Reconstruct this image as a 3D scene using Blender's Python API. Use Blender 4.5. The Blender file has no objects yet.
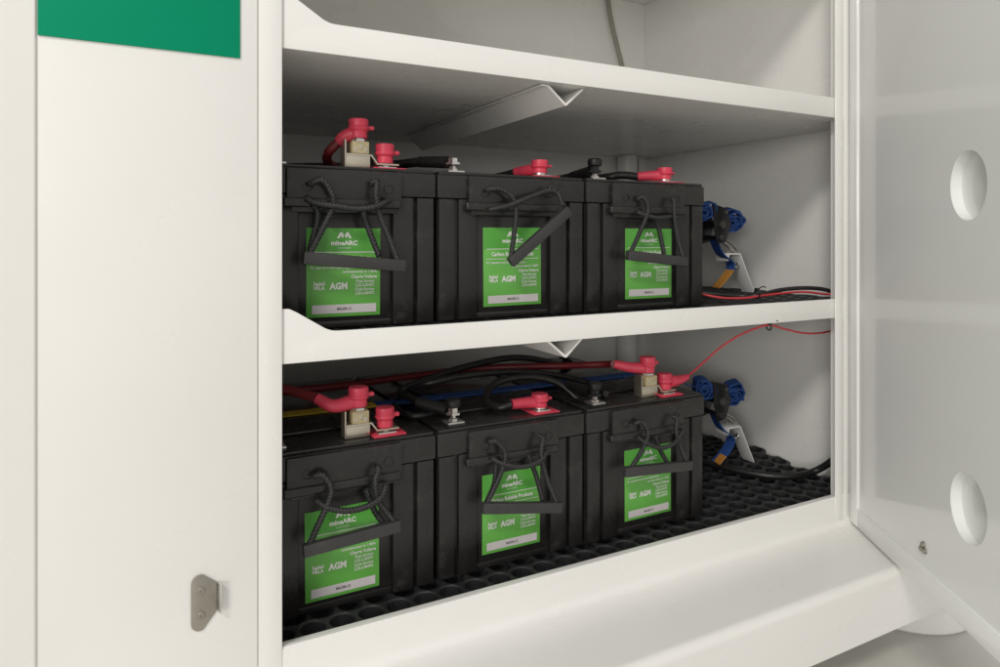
import bpy, bmesh, math, random
from mathutils import Vector, Matrix
random.seed(7)
S = bpy.context.scene
COL = S.collection

# ------------------------------------------------------------------ camera
ZC = 0.87                                  # lens height above the floor (m)
FPX, U0, V0 = 680.0, 500.0, 238.0          # focal length / optical axis, in photo pixels (1000 x 667)
YAW = math.atan(359.3 / 680.0)
cd = bpy.data.cameras.new("camera")
cam = bpy.data.objects.new("camera", cd)
COL.objects.link(cam)
cam.location = (0, -1, ZC)
cam.rotation_euler = (math.radians(90), 0, -YAW)
cd.sensor_width = 36.0
cd.lens = FPX / 1000 * 36.0
cd.shift_y = -(333.5 - V0) / 1000.0
cd.clip_start = 0.02
cd.clip_end = 200
S.camera = cam

# ------------------------------------------------------------------ room light
w = bpy.data.worlds.new("World"); S.world = w; w.use_nodes = True
bg = w.node_tree.nodes["Background"]
bg.inputs[0].default_value = (1.0, 0.98, 0.95, 1); bg.inputs[1].default_value = 0.60
def area(name, loc, target, sx, sy, power, col):
    l = bpy.data.lights.new(name, 'AREA'); l.shape = 'RECTANGLE'; l.size = sx; l.size_y = sy
    l.energy = power; l.color = col
    o = bpy.data.objects.new(name, l); COL.objects.link(o)
    o.location = loc
    o.rotation_euler = (Vector(target) - Vector(loc)).to_track_quat('-Z', 'Y').to_euler()
    return o
area("ceiling_and_fill_light", (-2.95, -3.4, ZC + 3.9), (0.75, 0.1, ZC), 1.5, 0.5, 150, (1.0, 0.965, 0.92))  # ceiling lamp, high on the left
area("ceiling_and_fill_light", (-4.5, -5.1, ZC + 0.75), (0.8, 0.3, ZC - .1), 2.4, 1.4, 116, (1.0, 0.97, 0.93))  # added eye-level fill, no ceiling lamp; lights the shelf interiors from the front

S.view_settings.view_transform = 'Standard'
S.view_settings.look = 'None'
S.view_settings.exposure = 0.0
S.view_settings.gamma = 1.0
S.view_settings.use_curve_mapping = False

# ------------------------------------------------------------------ pixel -> place (z relative to the lens)
sY, cY = math.sin(YAW), math.cos(YAW)
def ray(u, v):
    r = (u - U0) / FPX
    return Vector((sY + cY * r, cY - sY * r, (V0 - v) / FPX))
def atY(u, v, Y):
    d = ray(u, v); k = (1 + Y) / d.y
    return Vector((d.x * k, Y, d.z * k))
def atZ(u, v, Z):
    d = ray(u, v); k = Z / d.z
    return Vector((d.x * k, d.y * k - 1, Z))

# ------------------------------------------------------------------ materials
def mat(name, col, rough=0.5, metal=0.0, var=0.06, vscale=6.0, bump=0.0, bscale=200.0, spec=0.5, rvar=0.0,
        coat=0.0, scuff=None, scuff_amt=0.0, scuff_scale=30.0):
    m = bpy.data.materials.new(name); m.use_nodes = True
    nt = m.node_tree; N = nt.nodes; L = nt.links
    b = N["Principled BSDF"]
    b.inputs["Metallic"].default_value = metal
    b.inputs["Specular IOR Level"].default_value = spec
    b.inputs["Coat Weight"].default_value = coat
    tc = N.new("ShaderNodeTexCoord")
    n = N.new("ShaderNodeTexNoise"); n.inputs["Scale"].default_value = vscale; n.inputs["Detail"].default_value = 6
    L.new(tc.outputs["Object"], n.inputs["Vector"])
    r = N.new("ShaderNodeValToRGB")
    r.color_ramp.elements[0].position = 0.3; r.color_ramp.elements[1].position = 0.7
    r.color_ramp.elements[0].color = tuple(c * (1 - var) for c in col) + (1,)
    r.color_ramp.elements[1].color = tuple(min(1, c * (1 + var)) for c in col) + (1,)
    L.new(n.outputs["Fac"], r.inputs["Fac"])
    last = r.outputs["Color"]
    if scuff:
        n2 = N.new("ShaderNodeTexNoise"); n2.inputs["Scale"].default_value = scuff_scale; n2.inputs["Detail"].default_value = 10
        n2.inputs["Roughness"].default_value = 0.75
        L.new(tc.outputs["Object"], n2.inputs["Vector"])
        r2 = N.new("ShaderNodeValToRGB")
        r2.color_ramp.elements[0].position = 0.56; r2.color_ramp.elements[1].position = 0.78
        r2.color_ramp.elements[0].color = (0, 0, 0, 1); r2.color_ramp.elements[1].color = (scuff_amt,) * 3 + (1,)
        L.new(n2.outputs["Fac"], r2.inputs["Fac"])
        mx = N.new("ShaderNodeMix"); mx.data_type = 'RGBA'
        L.new(r2.outputs["Color"], mx.inputs[0]); L.new(last, mx.inputs[6])
        mx.inputs[7].default_value = tuple(scuff) + (1,)
        last = mx.outputs[2]
    L.new(last, b.inputs["Base Color"])
    if rvar:
        mr = N.new("ShaderNodeMapRange"); mr.inputs[1].default_value = 0.3; mr.inputs[2].default_value = 0.7
        mr.inputs[3].default_value = max(0.02, rough - rvar); mr.inputs[4].default_value = rough + rvar
        L.new(n.outputs["Fac"], mr.inputs[0]); L.new(mr.outputs[0], b.inputs["Roughness"])
    else:
        b.inputs["Roughness"].default_value = rough
    if bump:
        n3 = N.new("ShaderNodeTexNoise"); n3.inputs["Scale"].default_value = bscale; n3.inputs["Detail"].default_value = 3
        L.new(tc.outputs["Object"], n3.inputs["Vector"])
        bp = N.new("ShaderNodeBump"); bp.inputs["Strength"].default_value = bump; bp.inputs["Distance"].default_value = 0.001
        L.new(n3.outputs["Fac"], bp.inputs["Height"]); L.new(bp.outputs[0], b.inputs["Normal"])
    return m

M = {
 'white':  mat("white_powder_coat", (0.845, 0.835, 0.805), 0.27, var=0.02, vscale=3, bump=0.10, bscale=420, rvar=0.05,
               scuff=(0.66, 0.64, 0.59), scuff_amt=0.05, scuff_scale=5),
 'door':   mat("door_gloss_coat", (0.84, 0.85, 0.83), 0.12, var=0.02, vscale=3, bump=0.02, bscale=120, rvar=0.03),
 'green':  mat("sign_green", (0.0, 0.275, 0.14), 0.6, spec=0.12, var=0.04, vscale=4),
 'black':  mat("black_battery_plastic", (0.0175, 0.0162, 0.0155), 0.33, var=0.15, vscale=9, bump=0.15, bscale=700, rvar=0.1,
               scuff=(0.13, 0.12, 0.105), scuff_amt=0.42, scuff_scale=18),
 'lid':    mat("black_lid_plastic", (0.019, 0.0178, 0.017), 0.25, var=0.15, vscale=12, bump=0.12, bscale=600, rvar=0.1,
               scuff=(0.12, 0.11, 0.10), scuff_amt=0.4, scuff_scale=22),
 'grip':   mat("grip_plastic", (0.038, 0.036, 0.036), 0.38, var=0.1, vscale=20, bump=0.1, bscale=500, scuff=(0.12, 0.12, 0.12), scuff_amt=0.3, scuff_scale=60),
 'rope':   mat("black_rope_fibre", (0.020, 0.020, 0.021), 0.5, var=0.3, vscale=300, bump=0.4, bscale=900),
 'label':  mat("label_green", (0.135, 0.435, 0.075), 0.34, var=0.07, vscale=14, rvar=0.06),
 'labtop': mat("label_deep_green", (0.095, 0.375, 0.055), 0.34, var=0.07, vscale=14, rvar=0.06),
 'print':  mat("label_white_print", (0.74, 0.76, 0.70), 0.4, var=0.03),
 'pale':   mat("label_grey_box", (0.58, 0.55, 0.55), 0.4, var=0.03),
 'ink':    mat("label_dark_ink", (0.10, 0.09, 0.09), 0.5),
 'red':    mat("red_terminal_rubber", (0.68, 0.055, 0.10), 0.42, var=0.1, vscale=40, bump=0.1, bscale=500),
 'redcab': mat("dark_red_cable_sheath", (0.17, 0.012, 0.016), 0.45, var=0.15, vscale=30),
 'redwire': mat("red_wire_sheath", (0.52, 0.035, 0.045), 0.45, var=0.1, vscale=30),
 'blkcab': mat("black_cable_sheath", (0.012, 0.012, 0.012), 0.42, var=0.2, vscale=30, bump=0.1, bscale=300),
 'greycab': mat("grey_cable_sheath", (0.29, 0.28, 0.24), 0.5, var=0.05),
 'zinc':   mat("zinc_plated_steel", (0.62, 0.56, 0.46), 0.32, metal=0.9, var=0.1, vscale=40, rvar=0.1),
 'lead':   mat("bright_bolt_steel", (0.72, 0.70, 0.67), 0.25, metal=0.9, var=0.1, vscale=60, rvar=0.1),
 'ceramic': mat("fuse_ceramic", (0.50, 0.42, 0.24), 0.45, var=0.2, vscale=60, bump=0.3, bscale=200),
 'mat':    mat("black_rubber_matting", (0.019, 0.0195, 0.0205), 0.5, var=0.25, vscale=18, bump=0.3, bscale=300, scuff=(0.12, 0.12, 0.12), scuff_amt=0.3, scuff_scale=30),
 'blue':   mat("blue_webbing", (0.016, 0.07, 0.27), 0.7, var=0.25, vscale=150, bump=0.5, bscale=600),
 'yellow': mat("yellow_webbing", (0.55, 0.38, 0.03), 0.7, var=0.2, vscale=150, bump=0.5, bscale=600),
 'orange': mat("orange_webbing", (0.50, 0.22, 0.03), 0.65, var=0.12, vscale=120, bump=0.3, bscale=500),
 'steel':  mat("brushed_stainless", (0.36, 0.335, 0.29), 0.42, metal=0.75, var=0.08, vscale=50, rvar=0.08),
 'dark':   mat("dark_metal", (0.03, 0.03, 0.032), 0.35, metal=0.5, var=0.2, vscale=50),
 'chrome': mat("hook_chrome", (0.6, 0.58, 0.55), 0.2, metal=1.0, var=0.1, vscale=50),
 'floor':  mat("grey_vinyl_floor", (0.60, 0.59, 0.55), 0.38, var=0.08, vscale=5, rvar=0.06, bump=0.05, bscale=60, scuff=(0.42, 0.41, 0.38), scuff_amt=0.4, scuff_scale=12),
}

# ------------------------------------------------------------------ mesh helpers
def box(bm, x0, x1, y0, y1, z0, z1, bev=0.0, seg=2):
    vs = [bm.verts.new(p) for p in ((x0,y0,z0),(x1,y0,z0),(x1,y1,z0),(x0,y1,z0),(x0,y0,z1),(x1,y0,z1),(x1,y1,z1),(x0,y1,z1))]
    fs = [bm.faces.new([vs[i] for i in q]) for q in ((3,2,1,0),(4,5,6,7),(0,1,5,4),(1,2,6,5),(2,3,7,6),(3,0,4,7))]
    if bev > 0:
        es = list({e for f in fs for e in f.edges})
        bmesh.ops.bevel(bm, geom=es, offset=bev, segments=seg, profile=0.5, affect='EDGES')
    return vs
def prism(bm, pts, vec, bev=0.0, seg=2):
    """closed polygon (list of 3-D points) pushed along vec"""
    vec = Vector(vec); n = len(pts)
    a = [bm.verts.new(p) for p in pts]; b = [bm.verts.new(Vector(p) + vec) for p in pts]
    fs = [bm.faces.new(a), bm.faces.new(b[::-1])]
    for i in range(n):
        fs.append(bm.faces.new([a[i], b[i], b[(i+1) % n], a[(i+1) % n]]))
    bmesh.ops.recalc_face_normals(bm, faces=fs)
    if bev:
        es = list({e for f in fs for e in f.edges})
        bmesh.ops.bevel(bm, geom=es, offset=bev, segments=seg, profile=0.5, affect='EDGES')
def lathe(bm, prof, c=(0,0,0), n=20, axis='Z', sx=1.0, sy=1.0):
    c = Vector(c); rings = []
    for r, h in prof:
        ring = []
        for i in range(n):
            a = 2 * math.pi * i / n
            p = (r * math.cos(a) * sx, r * math.sin(a) * sy, h)
            if axis == 'Y': p = (p[0], h, p[1])
            if axis == 'X': p = (h, p[0], p[1])
            ring.append(bm.verts.new(c + Vector(p)))
        rings.append(ring)
    fs = []
    for k in range(len(rings) - 1):
        for i in range(n):
            fs.append(bm.faces.new([rings[k][i], rings[k][(i+1) % n], rings[k+1][(i+1) % n], rings[k+1][i]]))
    fs.append(bm.faces.new(rings[0][::-1])); fs.append(bm.faces.new(rings[-1]))
    bmesh.ops.recalc_face_normals(bm, faces=fs)
def spline(pts, per=10):
    P = [Vector(p) for p in pts]
    P = [P[0] * 2 - P[1]] + P + [P[-1] * 2 - P[-2]]
    out = []
    for i in range(1, len(P) - 2):
        p0, p1, p2, p3 = P[i-1], P[i], P[i+1], P[i+2]
        for k in range(per):
            t = k / per
            out.append(0.5 * ((2*p1) + (p2-p0)*t + (2*p0-5*p1+4*p2-p3)*t*t + (3*p1-p0-3*p2+p3)*t**3))
    out.append(P[-2])
    return out
def resample(pts, step):
    out = [pts[0]]; acc = 0
    for a, b in zip(pts, pts[1:]):
        L = (b - a).length
        if L < 1e-9: continue
        t = step - acc
        while t <= L:
            out.append(a + (b - a) * (t / L)); t += step
        acc = (acc + L) % step
    if (out[-1] - pts[-1]).length > step * 0.3: out.append(pts[-1])
    return out
def frames(pts):
    T = []
    for i in range(len(pts)):
        a = pts[max(0, i-1)]; b = pts[min(len(pts)-1, i+1)]
        T.append((b - a).normalized())
    n = T[0].orthogonal().normalized(); fr = []
    for t in T:
        n = (n - t * n.dot(t)).normalized()
        fr.append((t, n, t.cross(n)))
    return fr
def sweep(bm, pts, r, sides=8, caps=True):
    fr = frames(pts); rings = []
    for i, (p, (t, n, b)) in enumerate(zip(pts, fr)):
        rr = r(i / (len(pts) - 1)) if callable(r) else r
        rings.append([bm.verts.new(p + (n * math.cos(2*math.pi*k/sides) + b * math.sin(2*math.pi*k/sides)) * rr) for k in range(sides)])
    for A, B in zip(rings, rings[1:]):
        for k in range(sides):
            bm.faces.new([A[k], A[(k+1) % sides], B[(k+1) % sides], B[k]])
    if caps:
        bm.faces.new(rings[0][::-1]); bm.faces.new(rings[-1])
def cable(bm, pts, r, sides=12, per=12):
    sweep(bm, spline(pts, per), r, sides)
def rope(bm, pts, r, pitch=0.017):
    P = resample(spline(pts, 16), 0.0016)
    fr = frames(P)
    for s in range(3):
        path = []
        for i, (p, (t, n, b)) in enumerate(zip(P, fr)):
            a = 2 * math.pi * (i * 0.0016 / pitch + s / 3)
            path.append(p + (n * math.cos(a) + b * math.sin(a)) * r * 0.50)
        sweep(bm, path, r * 0.56, 6)
def ribbon(bm, pts, wdir, width, thick):
    """flat strap: thickness across the path, width along wdir"""
    wdir = Vector(wdir).normalized(); rows = []
    for i, p in enumerate(pts):
        a = pts[max(0, i-1)]; b = pts[min(len(pts)-1, i+1)]
        t = (b - a).normalized(); n = t.cross(wdir).normalized()
        h = wdir * width / 2; q = n * thick / 2
        rows.append([bm.verts.new(p + x) for x in (-h - q, h - q, h + q, -h + q)])
    fs = []
    for A, B in zip(rows, rows[1:]):
        for k in range(4):
            fs.append(bm.faces.new([A[k], A[(k+1) % 4], B[(k+1) % 4], B[k]]))
    fs.append(bm.faces.new(rows[0][::-1])); fs.append(bm.faces.new(rows[-1]))
    bmesh.ops.recalc_face_normals(bm, faces=fs)

def obj(name, bm, material, parent=None, smooth=True, angle=35, world=True, label=None):
    """link bm as one mesh; with world=True its points are (x, y, z above the lens) and are moved into the parent's frame"""
    if world:
        off = Vector((0, 0, ZC)) - (Vector(parent['_loc']) if parent is not None and '_loc' in parent else Vector((0, 0, 0)))
        for v in bm.verts: v.co += off
    me = bpy.data.meshes.new(name); bm.to_mesh(me); bm.free()
    if smooth:
        for p in me.polygons: p.use_smooth = True
        me.set_sharp_from_angle(angle=math.radians(angle))
    mats = material if isinstance(material, (list, tuple)) else [material]
    for m in mats: me.materials.append(M[m])
    o = bpy.data.objects.new(name, me); COL.objects.link(o)
    if parent is not None:
        o.parent = parent
        if '_loc' in parent: o['_loc'] = [0.0, 0.0, 0.0]; o['_loc'] = list(parent['_loc'])
    if label: o['label'] = label
    return o
def tag(o, label, cat, group=None):
    o['label'] = label; o['category'] = cat
    if group: o['group'] = group
    return o
def thing(name, label, cat, loc, group=None):
    """Empty at the thing's base; loc is (x, y, z above the lens)"""
    o = bpy.data.objects.new(name, None); COL.objects.link(o)
    o.empty_display_size = 0.05
    o.location = (loc[0], loc[1], loc[2] + ZC); o['_loc'] = [loc[0], loc[1], loc[2] + ZC]
    return tag(o, label, cat, group)
def new(): return bmesh.new()

# ------------------------------------------------------------------ setting: floor
bm = new()
fl = [bm.verts.new(p) for p in ((-14, -14, -ZC), (16, -14, -ZC), (16, 14, -ZC), (-14, 14, -ZC))]
bm.faces.new(fl)
o = obj('floor', bm, 'floor'); o['kind'] = 'structure'

# ------------------------------------------------------------------ cabinet
XL, XR = 0.179, 1.377           # clear opening
WL, WR = 0.105, 1.53            # inner faces of the side walls
YB = 0.83                       # back wall
ZTOP = 0.80
SH1_LO, SH1_HI = 0.2705, 0.3155
SH2_LO, SH2_HI = -0.180, -0.137
LIP = -0.582                    # top of the sill lip
LEDGE = -0.648
cab = thing('battery_cabinet', 'large white steel cabinet with open door and two loaded shelves', 'cabinet', (0.8, 0.4, -ZC))

bm = new(); box(bm, WL - .015, WR + .015, YB, YB + .015, -0.63, ZTOP); obj('back_wall', bm, 'white', cab)
bm = new(); box(bm, WR, WR + .015, 0.034, YB - .001, -0.63, ZTOP); obj('side_wall', bm, 'white', cab)
bm = new(); box(bm, WL - .015, WL, 0.034, YB - .001, -0.63, ZTOP); obj('side_wall', bm, 'white', cab)
bm = new(); box(bm, WL - .015, WR + .015, 0.034, YB + .015, ZTOP + .001, ZTOP + .016); obj('roof', bm, 'white', cab)
bm = new(); box(bm, WL + .001, WR - .001, 0.0065, YB - .002, -0.636, -0.6225); obj('base_pan', bm, 'white', cab)

def shelf(lo, hi, thick, chamf):
    """folded pan with a front lip; the lip's left end rises in a gusset"""
    bm = new(); box(bm, WL + .001, WR - .001, 0.0045, YB - .002, lo + .001, lo + thick)
    s = obj('shelf', bm, 'white', cab)
    bm = new()
    pts = [(XL - .03, 0, lo), (XR + .03, 0, lo), (XR + .03, 0, hi), (chamf[0][0] + .012, 0, hi)]
    # softened concave corner, then the rising edge
    (ax, az), (bx, bz) = chamf
    for k in range(1, 5):
        t = k / 5
        p0 = Vector((ax + .012, 0, hi)); p1 = Vector((ax, 0, az)); p2 = Vector((ax + (bx - ax) * .22, 0, az + (bz - az) * .22))
        pts.append(tuple(p0 * (1-t)**2 + p1 * 2*t*(1-t) + p2 * t*t))
    pts.append((ax + (bx - ax) * .85, 0, az + (bz - az) * .85))
    pts.append((bx - .002, 0, bz)); pts.append((XL - .03, 0, bz + .0015))
    prism(bm, pts, (0, 0.004, 0), bev=0.0014, seg=2)
    obj('front_lip', bm, 'white', s)
    # pressed V-channel stiffener under the pan
    bm = new()
    z0 = lo; tip = lo - 0.034; t = 0.0028
    xl, xc, xr = 0.632, 0.672, 0.706
    y0, y1 = 0.020, 0.72
    prof = [(xl - .012, z0 - .0004), (xl + .004, z0 - .0004), (xc, tip + t * 1.3), (xr, z0 - .0004), (xr + .004, z0 - .0018),
            (xc + .001, tip), (xc - .001, tip), (xl, z0 - .0030), (xl - .012, z0 - .0030)]
    prism(bm, [(x, y0, z) for x, z in prof], (0, y1 - y0, 0))
    obj('support_channel', bm, 'white', s, smooth=False)
    return s
sh1 = shelf(SH1_LO, SH1_HI, 0.010, ((0.243, SH1_HI), (0.196, 0.3455)))
sh2 = shelf(SH2_LO, SH2_HI, 0.018, ((0.246, SH2_HI), (0.190, -0.1015)))

# front posts
bm = new(); box(bm, 0.137, XL, 0.0055, 0.034, -0.64, ZTOP, bev=.003); obj('post', bm, 'white', cab)
bm = new(); box(bm, 0.1005, 0.1365, 0.0055, 0.0338, -0.64, ZTOP); obj('post', bm, 'white', cab)
bm = new(); box(bm, 0.1437, XL - .0015, -0.0052, 0.0052, -0.64, ZTOP, bev=.0025); obj('post_cover', bm, 'white', cab)
bm = new()
box(bm, XR, 1.4015, -0.0045, -0.0008, -0.640, ZTOP, bev=.0012)
box(bm, 1.412, WR + .015, 0.010, 0.0338, -0.640, ZTOP)
obj('post', bm, 'white', cab)
bm = new(); box(bm, 1.408, 1.4235, -0.004, 0.0097, -0.640, ZTOP, bev=.003); obj('hinge_stile', bm, 'white', cab)
bm = new(); box(bm, 0.145, 1.42, 0.0052, 0.034, ZTOP - .06, ZTOP - .0005, bev=.002); obj('head_rail', bm, 'white', cab)
# fixed front panel left of the opening and its rounded neighbour
bm = new(); box(bm, -0.1300, 0.1435, -0.007, 0.0048, -0.60, ZTOP, bev=.0006); obj('front_panel', bm, 'white', cab)
bm = new(); box(bm, -0.75, -0.1120, -0.0105, 0.004, -0.80, ZTOP, bev=.003, seg=5); obj('front_panel', bm, 'white', cab)
bm = new(); box(bm, -0.75, WL - .016, 0.0062, 0.03, -0.80, ZTOP); obj('backing_panel', bm, 'white', cab)
# green sign
bm = new(); box(bm, -0.1105, 0.1205, -0.0095, -0.0072, 0.2465, 0.62, bev=.0004); obj('green_sign', bm, 'green', cab)
# sill lip, step ledge, plinth
bm = new()
prof = [(0.006, LIP - .010), (0.006, LIP), (0.0, LIP), (-0.003, LIP - .003), (-0.004, -0.632)]
for k in range(1, 7):
    a = math.pi / 2 * k / 6
    prof.append((-0.004 - 0.014 * (1 - math.cos(a)), -0.632 - 0.014 * math.sin(a)))
prof += [(-0.17, LEDGE - .001)]
for k in range(1, 8):
    a = math.pi / 2 * k / 7
    prof.append((-0.17 - 0.016 * math.sin(a), LEDGE - .001 - 0.016 * (1 - math.cos(a))))
prof += [(-0.186, -0.765), (0.03, -0.765), (0.03, LIP - .010)]
prism(bm, [(-0.111, y, z) for y, z in prof], (1.72, 0, 0))
obj('sill_step', bm, 'white', cab, angle=30)
bm = new(); box(bm, -0.7, 1.50, 0.06, YB, -ZC + .012, -0.766); obj('plinth', bm, 'white', cab)
bm = new(); box(bm, -0.7, 1.535, 0.031, YB + .01, -0.764, -0.642); obj('base_box', bm, 'white', cab)
# round levelling foot under the right end
bm = new()
lathe(bm, [(0.148, 0.0), (0.155, 0.006), (0.155, 0.03), (0.146, 0.055), (0.12, 0.08), (0.08, 0.098), (0.05, 0.1035)], (1.61, 0.00, -ZC), 48)
obj('levelling_foot', bm, 'white', cab)

# latch striker on the fixed panel
A = atY(190, 575, -.008); Bq = atY(216, 622, -.008)
lx0, lx1 = 0.0590, 0.0905; lz0, lz1 = -0.5255, -0.4505
bm = new()
pts = []
def arc(cx, cz, r, a0, a1, n=6):
    return [(cx + r * math.cos(math.radians(a0 + (a1 - a0) * k / n)), cz + r * math.sin(math.radians(a0 + (a1 - a0) * k / n))) for k in range(n + 1)]
pl = [(lx1, lz0 + .022), (lx1, lz1 - .014)] + arc(lx0 + .011, lz1 - .011, .011, 70, 180) + arc(lx0 + .011, lz0 + .011, .011, 180, 290)
prism(bm, [(x, -0.0072, z) for x, z in pl], (0, -0.0025, 0), bev=.0005)
stk = obj('latch_plate', bm, 'steel', cab)
bm = new()
prism(bm, [(lx1 + .0005, -0.0075, lz0 + .022), (lx1 + .0030, -0.0075, lz0 + .022), (lx1 + .0060, -0.020, lz0 + .022), (lx1 + .0035, -0.020, lz0 + .022)], (0, 0, lz1 - lz0 - .036), bev=.0004)
obj('flange', bm, 'lead', stk)  # same metal as the plate; brighter steel puts the light it catches into colour
for sz in (lz1 - .021, lz0 + .021):
    bm = new(); lathe(bm, [(0.0052, 0), (0.0052, -.0008), (0.0042, -.0022), (0.0018, -.0023), (0.0016, -.0012), (0.0004, -.0012)], (lx0 + .0125, -0.0098, sz), 20, 'Y')
    obj('screw', bm, 'steel', stk)

# ---- open door: hinged on the right stile, swung about 120 degrees less than flat
HX, HY = 1.4265, -0.006
dd = Vector((-0.534, -0.845, 0)).normalized()          # along the leaf, away from the hinge
dn = Vector((-dd.y, dd.x, 0)) * 1.0                     # candidate normal
if dn.dot(Vector((-1, 0.5, 0))) < 0: dn = -dn           # inner side faces the cabinet
DL, DZ0, DZ1 = 0.61, -0.6405, ZTOP
def D(s, n, z): return Vector((HX, HY, 0)) + dd * s + dn * n + Vector((0, 0, z))
def on_door(u, v):
    r = ray(u, v); p0 = Vector((HX, HY, 0)); o_ = Vector((0, -1, 0))
    k = (p0 - o_).dot(dn) / r.dot(dn); p = o_ + r * k
    return ((p - p0).dot(dd), p.z)
holes = [on_door(969, 185), on_door(967, 508)]
HR = 0.0575
EL = 0.86
RIM = 0.042
bm = new()
# face sheet (n = 0) with round holes, built as bands
def quad(a, b, c, d): bm.faces.new([bm.verts.new(x) for x in (a, b, c, d)])
holes.sort(key=lambda h: h[1])
hs = sum(h[0] for h in holes) / 2
sa, sb = hs - HR * 1.35, hs + HR * 1.35
def rect(s0, s1, z0, z1): quad(D(s0, 0, z0), D(s1, 0, z0), D(s1, 0, z1), D(s0, 0, z1))
rect(RIM, sa, DZ0 + RIM, DZ1 - RIM); rect(sb, DL - RIM, DZ0 + RIM, DZ1 - RIM)
zc = DZ0 + RIM
for (h0, hz) in holes:
    za, zb = hz - HR * 1.35, hz + HR * 1.35
    rect(sa, sb, zc, za); zc = zb
    n = 48; Q = HR * 1.35; cs = hs
    outer, inner = [], []
    for i in range(n):
        a = 2 * math.pi * i / n + math.pi / 4 * 0
        c, s = math.cos(a), math.sin(a); m = max(abs(c), abs(s))
        outer.append(bm.verts.new(D(cs + Q * c / m, 0, hz + Q * s / m)))
        inner.append((a, bm.verts.new(D(cs + HR * EL * c, 0, hz + HR * s))))
    i1 = [bm.verts.new(D(cs + (HR * EL - .001) * math.cos(a), -.0012, hz + (HR - .001) * math.sin(a))) for a, _ in inner]
    i2 = [bm.verts.new(D(cs + (HR * EL - .001) * math.cos(a), -.018, hz + (HR - .001) * math.sin(a))) for a, _ in inner]
    iv = [v for _, v in inner]
    for i in range(n):
        j = (i + 1) % n
        bm.faces.new([outer[i], outer[j], iv[j], iv[i]])
        bm.faces.new([iv[i], iv[j], i1[j], i1[i]])
        bm.faces.new([i1[i], i1[j], i2[j], i2[i]])
    bm.faces.new(i2)
rect(sa, sb, zc, DZ1 - RIM)
bmesh.ops.remove_doubles(bm, verts=bm.verts, dist=1e-5)
for f_ in bm.faces:
    f_.normal_update()
    if abs(f_.normal.dot(dn)) > .9 and f_.normal.dot(dn) < 0: f_.normal_flip()
door = obj('door', bm, 'door', cab, angle=25, label='open white door with two round recesses in its inner skin')
def dbox(s0, s1, n0, n1, z0, z1, bev=0.0):
    b = new(); box(b, s0, s1, n0, n1, z0, z1, bev)
    for v in b.verts: v.co = D(v.co.x, v.co.y, v.co.z)
    bmesh.ops.recalc_face_normals(b, faces=b.faces)
    return b
obj('rim', dbox(0, RIM, -.030, .0045, DZ0, DZ1, .003), 'door', door)
obj('rim', dbox(DL - RIM, DL, -.030, .0045, DZ0, DZ1, .003), 'door', door)
obj('rim', dbox(RIM + .0002, DL - RIM - .0002, -.030, .0045, DZ0, DZ0 + RIM, .003), 'door', door)
obj('rim', dbox(RIM + .0002, DL - RIM - .0002, -.030, .0045, DZ1 - RIM, DZ1, .003), 'door', door)
obj('outer_skin', dbox(RIM - .003, DL - RIM + .003, -.029, -.0235, DZ0 + RIM - .003, DZ1 - RIM + .003), 'door', door)
# little three-lobed metal stud near the bottom of the leaf
ts, tz = on_door(924, 548)
bm = new()
for k in range(3):
    a = math.radians(90 + 120 * k)
    b2 = new(); lathe(b2, [(0.0052, 0.0), (0.0052, 0.003), (0.0036, 0.0048), (0.001, 0.005)], (0, 0, 0), 14)
    for v in b2.verts:
        q = v.co.copy(); v.co = D(ts + 0.0064 * math.cos(a) + q.x, 0.0002 + q.z, tz + 0.0064 * math.sin(a) + q.y)
    me_ = bpy.data.meshes.new('t'); b2.to_mesh(me_); b2.free(); bm.from_mesh(me_); bpy.data.meshes.remove(me_)
obj('stud', bm, 'steel', door)

# ------------------------------------------------------------------ back-of-cabinet services
bm = new()
lathe(bm, [(0.033, -.622), (0.033, SH1_LO - .0005)], (1.425, YB - .036, 0), 28)
tag(obj('conduit_pipe', bm, 'white'), 'white vertical pipe at the back of the upper shelf', 'pipe')
bm = new(); cable(bm, [(1.488, YB - .01, SH1_LO - .002), (1.490, YB - .008, .18), (1.494, YB - .008, .05), (1.49, YB - .008, -.10), (1.49, YB - .01, -.16)], .0045)
tag(obj('wall_cable', bm, 'greycab'), 'thin grey cable running down beside the white pipe', 'cable')
bm = new()
yb = YB - .012
cable(bm, [atY(604, -60, yb), atY(607, -10, yb), atY(611, 20, yb), atY(618, 50, yb), atY(625, 78, yb), atY(629, 96, yb - .03) ], .0072)
tag(obj('wall_cable', bm, 'greycab'), 'grey cable hanging down the back wall above the top shelf', 'cable')

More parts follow.
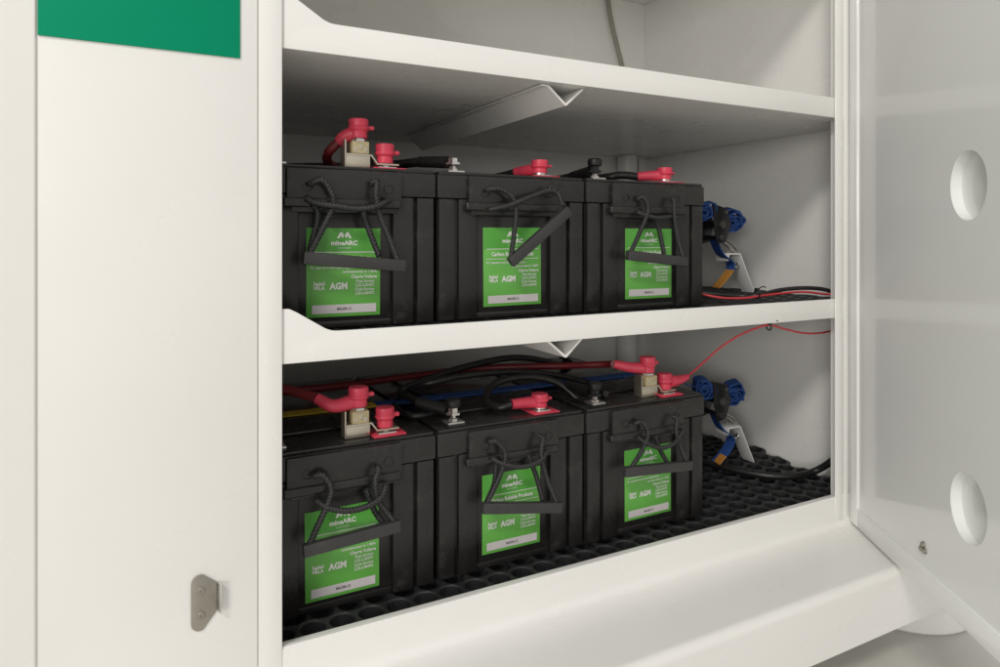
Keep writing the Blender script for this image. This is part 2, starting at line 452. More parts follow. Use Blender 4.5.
# ------------------------------------------------------------------ rubber mats
def rubber_mat(name, x0, x1, y0, y1, ztop, th, label, curl):
    a = 0.046; R = a / math.sqrt(3); hr = a * 0.425
    bm = new(); cache = {}
    def V(x, y, z):
        k = (round(x, 4), round(y, 4), round(z, 4))
        if k not in cache: cache[k] = bm.verts.new((x, y, z))
        return cache[k]
    nr = int((y1 - y0) / (R * 1.5)) + 2; nc = int((x1 - x0) / a) + 2
    for j in range(nr):
        for i in range(nc):
            cx = x0 + i * a + (a / 2 if j % 2 else 0); cy = y0 + j * R * 1.5
            o, t, m, b = [], [], [], []
            for k in range(12):
                ang = math.radians(30 * k)
                rr = R if k % 2 else a / 2          # corners at odd multiples of 30 degrees
                o.append(V(cx + rr * math.cos(ang), cy + rr * math.sin(ang), ztop))
                t.append(bm.verts.new((cx + (hr + .0022) * math.cos(ang), cy + (hr + .0022) * math.sin(ang), ztop)))
                m.append(bm.verts.new((cx + hr * math.cos(ang), cy + hr * math.sin(ang), ztop - .002)))
                b.append(bm.verts.new((cx + hr * math.cos(ang), cy + hr * math.sin(ang), ztop - th + .001)))
            for k in range(12):
                l = (k + 1) % 12
                bm.faces.new([o[k], o[l], t[l], t[k]]); bm.faces.new([t[k], t[l], m[l], m[k]]); bm.faces.new([m[k], m[l], b[l], b[k]])
            bm.faces.new(b)
    for co, no in (((x0, 0, 0), (-1, 0, 0)), ((x1, 0, 0), (1, 0, 0)), ((0, y0, 0), (0, -1, 0)), ((0, y1, 0), (0, 1, 0))):
        bmesh.ops.bisect_plane(bm, geom=list(bm.verts) + list(bm.edges) + list(bm.faces), plane_co=co, plane_no=no, clear_outer=True)
    be = [e for e in bm.edges if e.is_boundary]
    ext = bmesh.ops.extrude_edge_only(bm, edges=be)
    for v in ext['geom']:
        if isinstance(v, bmesh.types.BMVert): v.co.z = ztop - th
    for v in bm.verts:
        if v.co.x > 1.12:
            t = (v.co.x - 1.12) / (x1 - 1.12)
            q_ = min(1, max(0, (v.co.y - .10) / .22))
            v.co.z += curl * t * t * q_ * (0.5 + 0.5 * math.sin(v.co.y * 21 + 1.0))
    o = obj(name, bm, 'mat', angle=30)
    return tag(o, label, 'mat', 'rubber mats under the batteries')
MAT2, MAT1 = -0.5945, -0.1455
rubber_mat('rubber_mat', WL + .012, WR - .012, 0.0115, YB - .03, MAT2, 0.0270, 'black honeycomb rubber mat lining the cabinet floor', 0.014)
rubber_mat('rubber_mat', WL + .012, WR - .012, 0.010, YB - .03, MAT1, 0.0155, 'black rubber mat lining the middle shelf under the upper batteries', 0.002)

# ------------------------------------------------------------------ lettering
def text_into(bm, s, size, x, z, align='LEFT', bold=0.0, squeeze=1.0, y=0.0):
    cu = bpy.data.curves.new('t', 'FONT'); cu.body = s; cu.size = size; cu.align_x = align; cu.offset = (bold + .016) * size
    cu.resolution_u = 2
    ob = bpy.data.objects.new('t', cu); COL.objects.link(ob)
    dg = bpy.context.evaluated_depsgraph_get()
    me = bpy.data.meshes.new_from_object(ob.evaluated_get(dg))
    me.transform(Matrix(((squeeze, 0, 0, x), (0, 0, 0, y), (0, 1, 0, z), (0, 0, 0, 1))))
    bm.from_mesh(me)
    bpy.data.objects.remove(ob); bpy.data.curves.remove(cu); bpy.data.meshes.remove(me)

# ------------------------------------------------------------------ batteries
BW, BD, BH = 0.1535, 0.52, 0.2615       # half width, length, height
BY = 0.085
LX0, LX1, LZ0, LZ1 = -0.0615, 0.0595, 0.0205, 0.1635
def loc_obj(name, bm, m, parent, **k): return obj(name, bm, m, parent, world=False, **k)
def build_battery():
    root = thing('battery', '', 'battery', (0, 0, 0), 'black batteries standing in two rows')
    # case with proud front panels
    bm = new()
    box(bm, -.150, .150, .010, BD - .006, 0, .214, .002)
    for (a, b) in ((-.150, -.1200), (-.1125, -.0770), (.0770, .1125), (.1200, .150)):
        box(bm, a, b, .0015, .0099, .0015, .2135, .0018)
    box(bm, -.0762, .0762, .0065, .0098, .0015, .012, .001)
    for s in (-1, 1):
        x = s * .1502
        for k in range(9):
            y = .03 + k * .054
            box(bm, min(x, x + s * .003), max(x, x + s * .003), y, y + .045, .002, .2135, .001)
    loc_obj('case', bm, 'black', root)
    # lid
    bm = new()
    box(bm, -BW, BW, .0, BD, .2145, BH - .006, .003)
    box(bm, -BW + .003, BW - .003, .003, BD - .003, BH - .0065, BH, .0025)
    lid = loc_obj('lid', bm, 'lid', root)
    bm = new()
    box(bm, -.090, .090, .088, BD - .07, BH + .0001, BH + .006, .003)
    loc_obj('vent_cover', bm, 'lid', lid)
    bm = new()
    box(bm, -.098, .088, -.010, -.0002, .200, .2545, .002)
    box(bm, -.090, .084, -.0005, .0095, .186, .2140, .002)
    box(bm, -.104, .087, -.0135, -.0004, .1935, .2085, .004, 3)
    hb = loc_obj('handle_block', bm, 'lid', root)
    for x in (-.066, .066):
        bm = new(); lathe(bm, [(.0085, 0), (.0085, -.0015), (.0068, -.002), (.006, -.0004), (.001, -.0004)], (x, -.0101, .226), 20, 'Y')
        loc_obj('rope_boss', bm, 'lid', hb)
    # label
    bm = new(); box(bm, LX0, LX1, .0086, .0098, LZ0, LZ1, .0003)
    lb = loc_obj('label', bm, 'label', root)
    bm = new(); box(bm, LX0 + .0006, LX1 - .0006, .0083, .00855, LZ1 - .0395, LZ1 - .0006)
    loc_obj('header', bm, 'labtop', lb)
    y = .0079
    bm = new()
    cx = (LX0 + LX1) / 2
    # twin-peak emblem
    for s in (-1, 1):
        pts = [(0.0004, 0.0042), (0.0036, 0.0098), (0.0066, 0.0098), (0.0122, 0.0), (0.0082, 0.0), (0.0056, 0.0046), (0.0032, 0.0)]
        P = [(cx + s * px, y, LZ1 - .0165 + pz) for px, pz in pts]
        vs = [bm.verts.new(p) for p in P]
        f = bm.faces.new(vs if s > 0 else vs[::-1])
    text_into(bm, "mineARC", .0105, cx, LZ1 - .0275, 'CENTER', .022, 1.05, y)
    text_into(bm, "S Y S T E M S", .0035, cx, LZ1 - .0335, 'CENTER', .0, 1.1, y)
    def bar(z, h): 
        vs = [bm.verts.new(p) for p in ((LX0 + .006, y, z), (LX1 - .006, y, z), (LX1 - .006, y, z + h), (LX0 + .006, y, z + h))]; bm.faces.new(vs)
    bar(LZ1 - .0395, .0012)
    text_into(bm, "Carbon Reliable Products", .0098, cx, LZ1 - .0515, 'CENTER', .02, .86, y)
    bar(LZ1 - .0575, .0010)
    text_into(bm, "For Standard and Cyclic Applications", .0056, LX0 + .006, LZ1 - .0655, 'LEFT', .008, .98, y)
    text_into(bm, "commensurate to 1.0kPa", .0058, LX1 - .006, LZ1 - .0725, 'RIGHT', .008, .98, y)
    text_into(bm, "Charge Voltage", .0075, LX1 - .006, LZ1 - .0815, 'RIGHT', .015, .92, y)
    text_into(bm, "Sealed", .0082, LX0 + .011, LZ1 - .0920, 'LEFT', .02, .86, y)
    text_into(bm, "VRLA", .0082, LX0 + .011, LZ1 - .0990, 'LEFT', .02, .92, y)
    text_into(bm, "AGM", .0145, LX0 + .0375, LZ1 - .0985, 'LEFT', .03, .9, y)
    for k, t in enumerate(("Float Service:", "2.25-2.30VPC", "Cycle Service:", "2.35-2.40VPC")):
        text_into(bm, t, .0064, LX1 - .010, LZ1 - .0885 - .0066 * k, 'RIGHT', .008, .9, y)
    loc_obj('lettering', bm, 'print', lb, smooth=False)
    bm = new(); box(bm, LX0 + .009, LX1 - .007, .0080, .0084, LZ0 + .0055, LZ0 + .0195)
    loc_obj('serial_box', bm, 'pale', lb)
    bm = new(); text_into(bm, "MA200-12", .0062, cx, LZ0 + .0105, 'CENTER', .0, .9, y - .0004)
    loc_obj('serial_print', bm, 'ink', lb, smooth=False)
    # lead terminal pads in front
    for x in (.074, -.108):
        bm = new(); box(bm, x - .016, x + .016, .020, .052, BH + .0001, BH + .0045, .0012)
        t = loc_obj('terminal', bm, 'lead', root)
        bm = new(); lathe(bm, [(.0085, 0), (.0085, .004), (.005, .005), (.005, .010), (.0042, .011)], (x, .036, BH + .0045), 6); loc_obj('bolt', bm, 'lead', t)
        if x > 0:
            bm = new(); box(bm, x - .027, x + .030, .010, .062, BH + .00005, BH + .0022, .0008); loc_obj('red_pad', bm, 'red', root)
    return root
def children(o): return [c for c in bpy.data.objects if c.parent == o]
def copy_tree(o, parent=None):
    c = o.copy(); COL.objects.link(c); c.parent = parent
    for ch in children(o): copy_tree(ch, c)
    return c
proto = build_battery()
CX = [0.2955, 0.6060, 0.9160]
rows = [('upper', MAT1), ('lower', MAT2)]
LBL = {('upper', 0): 'black battery on the middle shelf nearest the left post, fuse block on top',
       ('upper', 1): 'middle black battery on the middle shelf, its rope handle grip hanging tilted',
       ('upper', 2): 'black battery on the middle shelf beside the upper blue ratchet strap',
       ('lower', 0): 'black battery on the cabinet floor nearest the left post, yellow strap across it',
       ('lower', 1): 'middle black battery on the cabinet floor between its two neighbours',
       ('lower', 2): 'black battery on the cabinet floor beside the thin red wire'}
BAT = {}
tilt = {('upper', 0): 0.0, ('upper', 1): .004, ('upper', 2): -.003, ('lower', 0): .003, ('lower', 1): -.003, ('lower', 2): .002}
base_children = None
for rn, zb in rows:
    for i in range(3):
        o = proto if not BAT else copy_tree(proto)
        o['_loc'] = [CX[i], BY, zb + ZC]
        BAT[(rn, i)] = o
        o['label'] = LBL[(rn, i)]
for (rn, i), o in BAT.items():
    zb = MAT1 if rn == 'upper' else MAT2
    o.location = (CX[i], BY + (.002 if i == 1 else 0), zb + ZC)
    o['_loc'] = list(o.location)
    for c in children(o):
        c['_loc'] = list(o.location)
        if c.name.startswith('label'):      # stuck on by hand: never quite alike
            k = i + (3 if rn == 'lower' else 0)
            c.location.x = (-.003, .001, .009, -.004, -.002, .008)[k]
            c.location.z = (-.002, .001, .001, -.004, .003, .002)[k]
            c.rotation_euler.y = (.004, -.006, .003, -.007, .005, -.004)[k]

# rope handles: each traced on the plane just in front of its battery
def P3(pts, dy=0.0): return [atY(u, v, BY - d + dy) for u, v, d in pts]
def grip(bm, p, q, w=.0098, d=.0065):
    p, q = Vector(p), Vector(q); ax = (q - p); L = ax.length; ax.normalize()
    yv = Vector((0, 1, 0)); yv = (yv - ax * yv.dot(ax)).normalized(); zv = ax.cross(yv)
    b = new(); box(b, 0, L, -d, d, -w, w, .0026, 2)
    for v in b.verts: v.co = p + ax * v.co.x + yv * v.co.y + zv * v.co.z
    bmesh.ops.recalc_face_normals(b, faces=b.faces)
    me_ = bpy.data.meshes.new('t'); b.to_mesh(me_); b.free(); bm.from_mesh(me_); bpy.data.meshes.remove(me_)
ROPES = {
 ('upper', 0): dict(grip=((303, 258, .030), (405, 266, .030)),
    paths=[[(309, 184, .016), (322, 180, .026), (331, 192, .028), (333, 206, .026), (322, 230, .026), (309, 255, .030)],
           [(371, 184, .016), (377, 181, .024), (376, 196, .027), (380, 216, .024), (389, 238, .026), (398, 262, .030)],
           [(306, 198, .016), (316, 203, .022), (335, 206, .032), (358, 209, .032), (378, 206, .033), (390, 200, .018)],
           [(312, 203, .014), (318, 216, .012), (310, 250, .018)], [(362, 205, .014), (366, 222, .012), (379, 256, .018)]]),
 ('upper', 1): dict(grip=((510, 263, .034), (569, 210, .040)),
    paths=[[(486, 190, .016), (500, 189, .024), (512, 197, .028), (516, 212, .028), (514, 235, .028), (511, 257, .034)],
           [(489, 210, .016), (503, 207, .024), (516, 203, .034), (533, 196, .030), (549, 191, .028), (558, 194, .030), (563, 206, .038)],
           [(546, 196, .016), (551, 186, .024), (556, 192, .026)]]),
 ('upper', 2): dict(grip=((627, 255, .028), (686, 262, .028)),
    paths=[[(637, 200, .016), (643, 197, .024), (648, 210, .026), (640, 232, .022), (631, 252, .028)],
           [(671, 199, .016), (674, 200, .024), (674, 214, .026), (677, 236, .022), (683, 258, .028)],
           [(637, 212, .016), (648, 216, .024), (660, 218, .026), (675, 216, .018)],
           [(656, 217, .012), (660, 234, .010), (664, 254, .016)]]),
 ('lower', 0): dict(grip=((303, 551, .034), (400, 525, .034)),
    paths=[[(312, 477, .016), (322, 475, .026), (331, 488, .028), (327, 505, .026), (316, 530, .026), (308, 548, .034)],
           [(378, 467, .016), (379, 470, .024), (375, 482, .027), (378, 500, .022), (388, 514, .024), (396, 524, .034)],
           [(316, 500, .016), (326, 507, .026), (345, 511, .030), (366, 507, .032), (382, 497, .028), (386, 484, .018)],
           [(366, 490, .012), (374, 510, .010), (385, 526, .016)]]),
 ('lower', 1): dict(grip=((482, 508, .030), (561, 507, .030)),
    paths=[[(489, 441, .016), (497, 442, .024), (505, 454, .026), (500, 475, .022), (487, 504, .030)],
           [(538, 436, .016), (543, 438, .024), (541, 454, .026), (546, 476, .022), (556, 502, .030)],
           [(491, 458, .016), (503, 464, .024), (522, 467, .028), (540, 461, .028), (548, 450, .018)],
           [(528, 455, .012), (536, 476, .010), (543, 502, .016)], [(496, 462, .012), (494, 484, .010), (486, 503, .016)]]),
 ('lower', 2): dict(grip=((624, 472, .030), (691, 465, .030)),
    paths=[[(634, 424, .016), (642, 422, .024), (648, 434, .026), (641, 452, .022), (630, 470, .030)],
           [(672, 417, .016), (677, 418, .024), (676, 432, .026), (680, 446, .022), (687, 463, .030)],
           [(637, 437, .016), (648, 444, .024), (662, 448, .027), (676, 442, .027), (684, 430, .018)],
           [(655, 436, .012), (660, 450, .010), (668, 464, .016)]]),
}
for key, R_ in ROPES.items():
    b = BAT[key]
    bm = new()
    for p in R_['paths']: rope(bm, P3(p), .0050 if key[1] == 0 else .0046)
    hd = obj('rope_handle', bm, 'rope', b, angle=60)
    bm = new()
    g0, g1 = P3(R_['grip'])
    grip(bm, g0, g1)
    obj('grip', bm, 'grip', hd)

# ------------------------------------------------------------------ terminal caps, fuse blocks
def cap_mesh(bm, c, r=.0172, h=.033, nub=1):
    x, y, z = c
    lathe(bm, [(r*.80, 0), (r*.86, h*.08), (r*.80, h*.34), (r*.98, h*.42), (r*1.04, h*.50), (r, h*.58), (r*.93, h*.62),
               (r*.98, h*.86), (r*.92, h*.97), (r*.55, h)], c, 24)
    box(bm, x + r*.7, x + r*1.5, y - .005, y + .005, z + h*.46, z + h*.66, .0015)
def boot(bm, pts, r0, r1):
    sweep(bm, spline([Vector(p) for p in pts], 8), lambda t: r0 + (r1 - r0) * t, 12)
def term(key, side):      # world place of a terminal's bolt foot
    b = BAT[key]['_loc']
    return Vector((b[0] + (.074 if side > 0 else -.108), b[1] + .036, b[2] - ZC + BH + .0045))
def fuse(key, label, lug_from=None, wire_boot=False):
    t = term(key, 1)
    f = thing('fuse_block', label, 'fuse', (t.x, t.y, t.z), 'fuse blocks on the battery terminals')
    z0 = t.z + .0025
    bm = new()      # Z-shaped busbar strap
    prof = [(.021, 0), (-.018, 0), (-.028, .014), (-.070, .014), (-.070, .0170), (-.0265, .0170), (-.0165, .003), (.021, .003)]
    prism(bm, [(t.x + x, t.y - .013, z0 + z) for x, z in prof], (0, .026, 0), bev=.0004)
    box(bm, t.x - .0725, t.x - .0702, t.y - .013, t.y + .013, z0 - .0055, z0 + .040, .0004)
    box(bm, t.x - .0700, t.x - .030, t.y - .0128, t.y - .0108, z0 - .0055, z0 + .0138, .0003)
    obj('busbar', bm, 'zinc', f)
    bm = new(); box(bm, t.x - .0605, t.x - .0315, t.y - .014, t.y + .014, z0 + .0172, z0 + .038, .0018)
    cb = obj('fuse_cube', bm, 'ceramic', f)
    bm = new()
    for k in range(3):
        box(bm, t.x - .0575 + k * .0085, t.x - .0515 + k * .0085, t.y - .0146, t.y - .0139, z0 + .0205 + .004 * (k % 2), z0 + .0275 + .006 * (k % 2), .0002)
    obj('stamped_mark', bm, 'zinc', cb)
    bm = new(); lathe(bm, [(.013, 0), (.013, .004), (.009, .0045), (.009, .011), (.0055, .012), (.0055, .020)], (t.x - .046, t.y, z0 + .0382), 6)
    obj('stud_nut', bm, 'lead', f)
    bm = new()
    cap_mesh(bm, (t.x - .046, t.y, z0 + .044)); obj('red_cap', bm, 'red', f)
    bm = new(); cap_mesh(bm, (t.x, t.y, z0 + .0040), r=.0165, h=.034)
    obj('red_cap', bm, 'red', f)
    return f, Vector((t.x - .046, t.y, z0 + .058)), Vector((t.x, t.y, z0 + .019))

f1, capU, _ = fuse(('upper', 0), 'fuse block with two red caps on the upper battery nearest the left post')
f2, capL, _ = fuse(('lower', 0), 'fuse block with two red caps on the lower battery nearest the left post')
f3, capR, capRt = fuse(('lower', 2), 'fuse block with two red caps where the thin red wire starts')
# boots that belong to the lugs under the caps
def lead(f, start, pts, r0=.0125, r1=.009):
    bm = new(); boot(bm, [start] + pts, r0, r1); return obj('cable_boot', bm, 'red', f)
lead(f1, capU + Vector((-.008, .004, -.006)), [capU + Vector((-.022, .010, -.012)), capU + Vector((-.030, .016, -.020))])
lead(f2, capL + Vector((-.008, .002, -.006)), [capL + Vector((-.042, .004, -.010)), capL + Vector((-.065, .020, .002))])
lead(f3, capR + Vector((-.008, .004, -.006)), [capR + Vector((-.035, .020, -.004)), capR + Vector((-.060, .036, .002))])
bm = new(); boot(bm, [capRt + Vector((.010, 0, 0)), capRt + Vector((.036, 0, -.001)), capRt + Vector((.066, .002, .003))], .015, .007); obj('cable_boot', bm, 'red', f3)

def red_terminal(key, dirv):
    t = term(key, 1); b = BAT[key]
    bm = new(); cap_mesh(bm, (t.x, t.y, t.z + .0040), r=.0168, h=.026); c = obj('terminal_cap', bm, 'red', b)
    bm = new(); lathe(bm, [(.013, .0012), (.013, .0038)], (t.x, t.y, t.z), 18); obj('washer', bm, 'lead', c)
    s = Vector((t.x, t.y, t.z + .014)); d = Vector(dirv)
    bm = new(); boot(bm, [s + d * .008, s + d * .034, s + d * .058], .0115, .0095); obj('boot', bm, 'red', c)
    return s + d * .058
rU2 = red_terminal(('upper', 1), (-.40, .91, -.08))
rU3 = red_terminal(('upper', 2), (-.86, .5, -.05))
rL2 = red_terminal(('lower', 1), (-.98, .15, -.02))
def black_terminal(key, dirv, cap=True):
    t = term(key, -1); b = BAT[key]
    s = Vector((t.x, t.y, t.z + .016)); d = Vector(dirv)
    bm = new(); boot(bm, [s + d * .012, s + d * .04, s + d * .075], .0115, .0100); c = obj('cable_boot', bm, 'blkcab', b)
    bm = new(); lathe(bm, [(.014, .0112), (.014, .0150), (.009, .0154), (.009, .023), (.005, .024)], (t.x, t.y, t.z), 6); obj('nut', bm, 'lead' if key[1] == 1 else 'dark', c)
    if cap:
        bm = new(); lathe(bm, [(.013, .0245), (.0145, .027), (.0145, .036), (.012, .039), (.006, .040)], (t.x, t.y, t.z), 20); obj('terminal_cover', bm, 'blkcab', c)
    return s + d * .075
nU2 = black_terminal(('upper', 1), (-.55, .83, .06), cap=False)
nU3 = black_terminal(('upper', 2), (-.08, .98, -.10))
nL2 = black_terminal(('lower', 1), (-.62, .76, .12))
nL3 = black_terminal(('lower', 2), (-.2, .97, .05))

# ------------------------------------------------------------------ cables
def cab_obj(name, pts, r, m, label, cat='cable', group=None):
    bm = new(); cable(bm, pts, r); return tag(obj(name, bm, m), label, cat, group)
TZ = MAT2 + BH      # top of the lower batteries
TU = MAT1 + BH
V = Vector
e = capL + V((-.065, .020, .002))
cab_obj('battery_cable', [e, e + V((-.05, .05, .012)), e + V((-.10, .10, .012)), V((WL + .012, .40, TZ + .06))], .0080, 'redcab', 'red cable leaving the lower left fuse block towards the left')
e = capR + V((-.060, .036, .002))
cab_obj('battery_cable', [e, atY(612, 364, .235), atY(585, 365, .29), atY(558, 366, .34), atY(510, 367, .41), atY(470, 369, .46), atY(430, 374, .46), atY(390, 379, .45), atY(340, 386, .42), atY(284, 392, .39), V((WL + .012, .37, TZ + .022))], .0078, 'redcab',
        'long dark red cable running behind the lower batteries to the right fuse block')
cab_obj('battery_cable', [nL2, atZ(420, 402, TZ + .030), atZ(402, 394, TZ + .024), atZ(404, 389, TZ + .03), atY(425, 380, .30), atY(465, 367, .33), atY(510, 358, .36), atY(545, 361, .40), atY(580, 372, .46), V((1.0, .55, TZ + .02))], .0072, 'blkcab',
        'black cable arching highest over the middle lower battery')
cab_obj('battery_cable', [atZ(398, 400, TZ + .010), atZ(403, 392, TZ + .020), atY(430, 383, .24), atY(470, 375, .25), atY(520, 372, .27), atY(560, 376, .28), atY(590, 384, .26), atZ(606, 394, TZ + .010)], .0068, 'blkcab',
        'lower black cable arching behind the middle lower battery')
cab_obj('battery_cable', [rL2, rL2 + V((-.022, .012, -.006)), rL2 + V((-.030, .05, .004)), rL2 + V((.015, .09, .022)), rL2 + V((.09, .095, .026)), rL2 + V((.15, .075, .012)), rL2 + V((.185, .045, -.022))], .0078, 'blkcab',
        'black cable looping behind the red cap of the middle lower battery')
cab_obj('battery_cable', [atZ(394, 406, TZ + .008), atZ(402, 413, TZ + .008), atZ(416, 416, TZ + .008), atZ(434, 412, TZ + .010), atZ(446, 404, TZ + .014)], .0065, 'blkcab',
        'short black cable lying on the lower left battery behind the red cap')
e = capU + V((-.030, .016, -.020))
cab_obj('battery_cable', [e, e + V((-.014, .012, -.018)), e + V((-.004, .05, -.030)), e + V((.05, .16, -.034))], .0078, 'redcab', 'dark red cable bending down behind the upper left fuse block')
cab_obj('battery_cable', [nU2, nU2 + V((-.06, .05, -.006)), nU2 + V((-.14, .05, -.012)), V((WL + .06, .32, TU + .012))], .0085, 'blkcab', 'black cable from the silver bolt running left on the upper batteries')
cab_obj('battery_cable', [rU2, rU2 + V((-.01, .03, -.004)), rU2 + V((-.02, .09, -.006)), rU2 + V((-.06, .20, -.004))], .0080, 'blkcab', 'black cable behind the red cap of the middle upper battery')
cab_obj('battery_cable', [rU3, rU3 + V((-.030, .018, .003)), rU3 + V((-.055, .04, -.001)), rU3 + V((-.09, .14, -.003))], .0085, 'blkcab', 'black cable arching left from the red cap of the upper right battery')
cab_obj('battery_cable', [nU3, nU3 + V((-.02, .05, -.004)), nU3 + V((-.08, .14, -.006))], .0080, 'blkcab', 'black cable leaving the black capped lug of the upper right battery')

# thin red wire hung from the middle shelf
e = capRt + V((.066, .002, .003))
tie = atZ(769, 325, SH2_LO - .004)
def mix(a, b, t): return a + (b - a) * t
w_pts = [e]
ends = [(705, 361, .25), (721, 347, .45), (738, 336, .65), (754, 329, .85)]
for u, v, t in ends: w_pts.append(atY(u, v, e.y + (tie.y - e.y) * t))
w_pts.append(tie)
for u, v, y in ((785, 329, .22), (803, 333, .18), (820, 333, .12), (836, 330, .055)): w_pts.append(atY(u, v, tie.y + (.055 - tie.y) * (u - 769) / 67))
w_pts.append(V((1.50, .05, w_pts[-1].z)))
cab_obj('signal_wire', w_pts, .0022, 'redwire', 'thin red wire strung from the right fuse block to the shelf underside', 'wire')
def zip_tie(c, r, label, axis='X', scale=1.0):
    b = new(); n = 20; c = Vector(c)
    ring = [c + (V((0, math.cos(a), math.sin(a))) if axis == 'X' else V((math.cos(a), 0, math.sin(a)))) * r for a in [2 * math.pi * k / n for k in range(n + 1)]]
    sweep(b, ring, .0016 * scale, 6)
    box(b, c.x - .004, c.x + .004, c.y - .005, c.y + .004, c.z + r - .002, c.z + r + .005, .001)
    sweep(b, spline([c + V((0, 0, r)), c + V((.012, -.004, r + .008)), c + V((.020, -.006, r + .006))], 6), .0013 * scale, 6)
    tag(obj('cable_tie', b, 'blkcab'), label, 'cable tie', 'black cable ties')
zip_tie(tie + V((0, 0, -.0045)), .0060, 'black cable tie holding the thin red wire under the middle shelf')

# wires lying on the middle shelf and the cable on the floor
yS = .050
cab_obj('shelf_wire', [atY(690, 291, .16), atY(712, 294, .13), atY(740, 296, .10), atY(758, 295, .07), atY(780, 290, .06), atY(803, 288, .05), atY(822, 289, .045), atY(836, 293, .042), V((1.49, .045, MAT1 + .006))], .0046, 'blkcab',
        'black cable lying on the front right of the middle shelf', 'wire')
cab_obj('shelf_wire', [atY(690, 291, .150), atY(706, 295, .125), atY(724, 298, .10), atY(745, 298, .075), atY(760, 296, .062), atY(785, 293, .050), atY(805, 292, .042), atY(824, 294, .037), atY(838, 295, .036), V((1.49, .038, MAT1 + .003))], .0026, 'redwire',
        'thin red wire lying with the black cable on the middle shelf', 'wire')
zip_tie(atY(757, 294, .066), .0082, 'black cable tie around the wires on the middle shelf')
cab_obj('floor_cable', [atZ(690, 458, MAT2 + .012), atZ(712, 464, MAT2 + .012), atZ(740, 471, MAT2 + .012), atZ(770, 476, MAT2 + .012), atZ(795, 476, MAT2 + .013), atY(815, 471, .12), atY(832, 461, .085), atY(848, 446, .06)], .0085, 'blkcab',
        'thick black cable crossing the mat in the lower right corner')

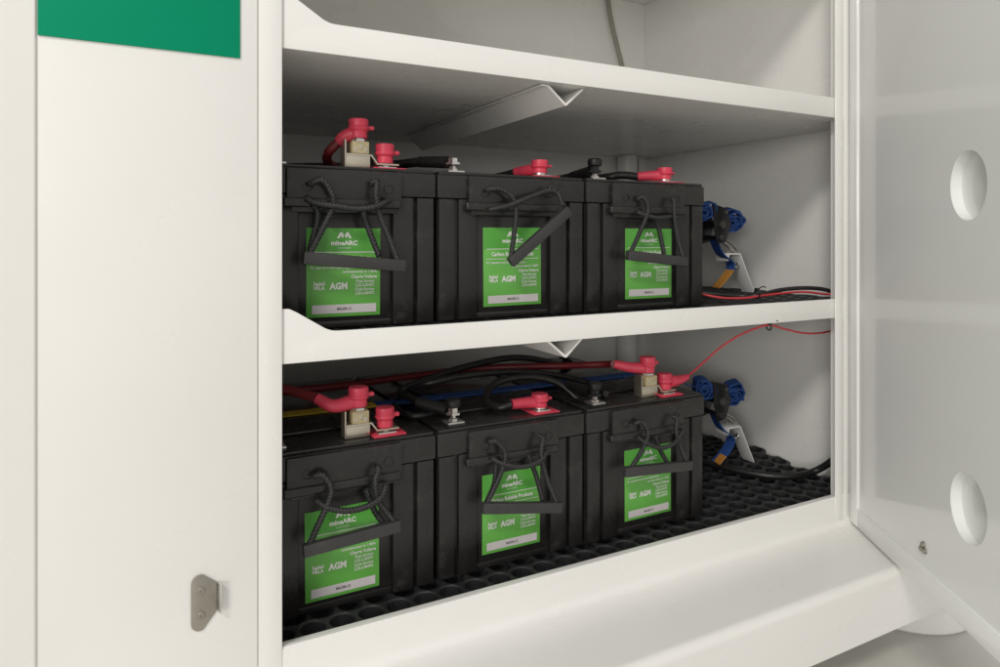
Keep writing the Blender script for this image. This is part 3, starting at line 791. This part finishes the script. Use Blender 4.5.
# ------------------------------------------------------------------ ratchet straps with anchors
def coil(bm, c, r, wdt, seed):
    """rolled-up webbing, loosely wound"""
    rnd = random.Random(seed); ph = [rnd.uniform(0, 6.28) for _ in range(4)]
    ax = V((.42, .88, .18)).normalized(); ex = V((0, 0, 1)).cross(ax).normalized(); ez = ax.cross(ex)
    pts = []; n = 170
    for k in range(n):
        t = k / n; a = t * 2 * math.pi * 4.6
        rr = .004 + (r - .004) * t
        rr *= 1 + .15 * math.sin(2.13 * a + ph[0]) * t + .13 * math.sin(3.37 * a + ph[1]) * t + .06 * math.sin(7.7 * a + ph[3]) * t
        pts.append(V(c) + ex * rr * 1.05 * math.cos(a) + ez * rr * .95 * math.sin(a) + ax * .003 * math.sin(a * .63 + ph[2]))
    ribbon(bm, pts, ax, wdt, .0038)
SY = .29
def ratchet_strap(ztop, zfloor, label, first_yellow, alabel, k):
    s = thing('ratchet_strap', label, 'ratchet strap', (1.30, SY, zfloor), 'blue ratchet straps over the battery rows')
    xs = 0.405
    z = ztop + .0078
    wd = .034
    bm = new(); ribbon(bm, spline([V((WL + .02, SY, z - .02)), V((.15, SY, z)), V((.28, SY, z + .0005)), V((xs, SY, z))], 6), (0, 1, 0), wd, .0022)
    obj('webbing', bm, 'yellow' if first_yellow else 'blue', s, label='yellow length of webbing' if first_yellow else None)
    bm = new(); ribbon(bm, spline([V((xs + .001, SY, z)), V((.60, SY, z)), V((.90, SY, z)), V((1.06, SY, z)), V((1.09, SY, z - .004)), V((1.20, SY, z - .038)), V((1.26, SY, z - .058))], 6), (0, 1, 0), wd, .0022)
    obj('webbing', bm, 'blue', s)
    zr = z - .078
    for (cx, cz, r) in ((1.262, zr + .022, .027), (1.358, zr - .002, .032)):
        bm = new(); coil(bm, (cx, SY - .004, cz), r, .032, cx * 10 + k); obj('webbing_roll', bm, 'blue', s)
    bm = new()      # ratchet body: two side plates, mandrel, handle
    for dy in (-.030, .028):
        prism(bm, [(1.272, SY + dy, zr + .040), (1.318, SY + dy, zr + .030), (1.334, SY + dy, zr - .010), (1.316, SY + dy, zr - .055), (1.286, SY + dy, zr - .062), (1.276, SY + dy, zr - .02)], (0, .003, 0), bev=.0006)
    lathe(bm, [(.008, -.026), (.008, .027)], (1.302, SY, zr - .012), 14, 'Y')
    lathe(bm, [(.006, -.026), (.006, .027)], (1.300, SY, zr - .045), 12, 'Y')
    box(bm, 1.296, 1.326, SY - .026, SY + .027, zr + .018, zr + .030, .003)
    rb = obj('ratchet_body', bm, 'dark', s)
    bm = new()
    lathe(bm, [(.010, -.0335), (.010, -.0305)], (1.302, SY, zr - .012), 16, 'Y')
    lathe(bm, [(.007, -.0335), (.007, -.0305)], (1.298, SY, zr - .045), 16, 'Y')
    lathe(bm, [(.006, -.0335), (.006, -.0305)], (1.314, SY, zr + .020), 16, 'Y')
    obj('rivet', bm, 'chrome', rb)
    bm = new()      # double-wire hook down to the anchor
    for dy in (-.012, .012):
        sweep(bm, spline([V((1.310, SY + dy, zr - .044)), V((1.340, SY + dy * .9, zr - .055)), V((1.372, SY + dy * .6, zr - .076)), V((1.392, SY + dy * .3, zr - .104)), V((1.384, SY + dy * .2, zr - .122)), V((1.366, SY + dy * .2, zr - .118))], 8), .0036, 8)
    obj('hook', bm, 'chrome', s)
    # loose tail of webbing with a sewn orange tag
    bm = new(); ribbon(bm, spline([V((1.300, SY - .002, zr - .05)), V((1.318, SY - .006, zr - .085)), V((1.352, SY - .010, zr - .112)), V((1.338, SY - .012, zr - .140)), V((1.300, SY - .010, zr - .172))], 8), (.25, 1, 0), .036, .0022)
    obj('webbing_tail', bm, 'blue', s)
    bm = new(); ribbon(bm, spline([V((1.340, SY - .020, zr - .128)), V((1.322, SY - .020, zr - .146)), V((1.292, SY - .018, zr - .172))] if k else [V((1.318, SY - .019, zr - .152)), V((1.306, SY - .018, zr - .162)), V((1.296, SY - .018, zr - .170))], 6), (.25, 1, .0), .034 if k else .026, .0024)
    obj('sewn_tag', bm, 'orange', s)
    # folded white anchor on the shelf / floor
    a = thing('strap_anchor', alabel, 'anchor', (1.375, SY, zfloor), 'folded white strap anchors')
    zt = zfloor + .105
    bm = new()
    pr = [(1.335, zt - .02), (1.338, zt - .02), (1.341, zt - .004), (1.378, zt - .004), (1.430, zfloor), (1.4335, zfloor), (1.3805, zt), (1.338, zt)]
    prism(bm, [(x, SY - .018, zz) for x, zz in pr], (0, .042, 0), bev=.0006)
    obj('folded_plate', bm, 'white', a)
    bm = new(); lathe(bm, [(.008, 0), (.008, .003), (.005, .005)], (1.360, SY + .012, zt + .0002), 6); obj('rivet', bm, 'lead', a)
ratchet_strap(TZ, MAT2 + .001, 'blue and yellow ratchet strap stretched over the lower battery row', True, 'folded white metal anchor on the lower mat by the right wall', 0)
ratchet_strap(TU, MAT1 + .001, 'blue ratchet strap at the right end of the upper battery row', False, 'folded white metal anchor on the middle shelf by the right wall', 1)

# ------------------------------------------------------------------ tidy helper properties
for o in bpy.data.objects:
    if '_loc' in o: del o['_loc']
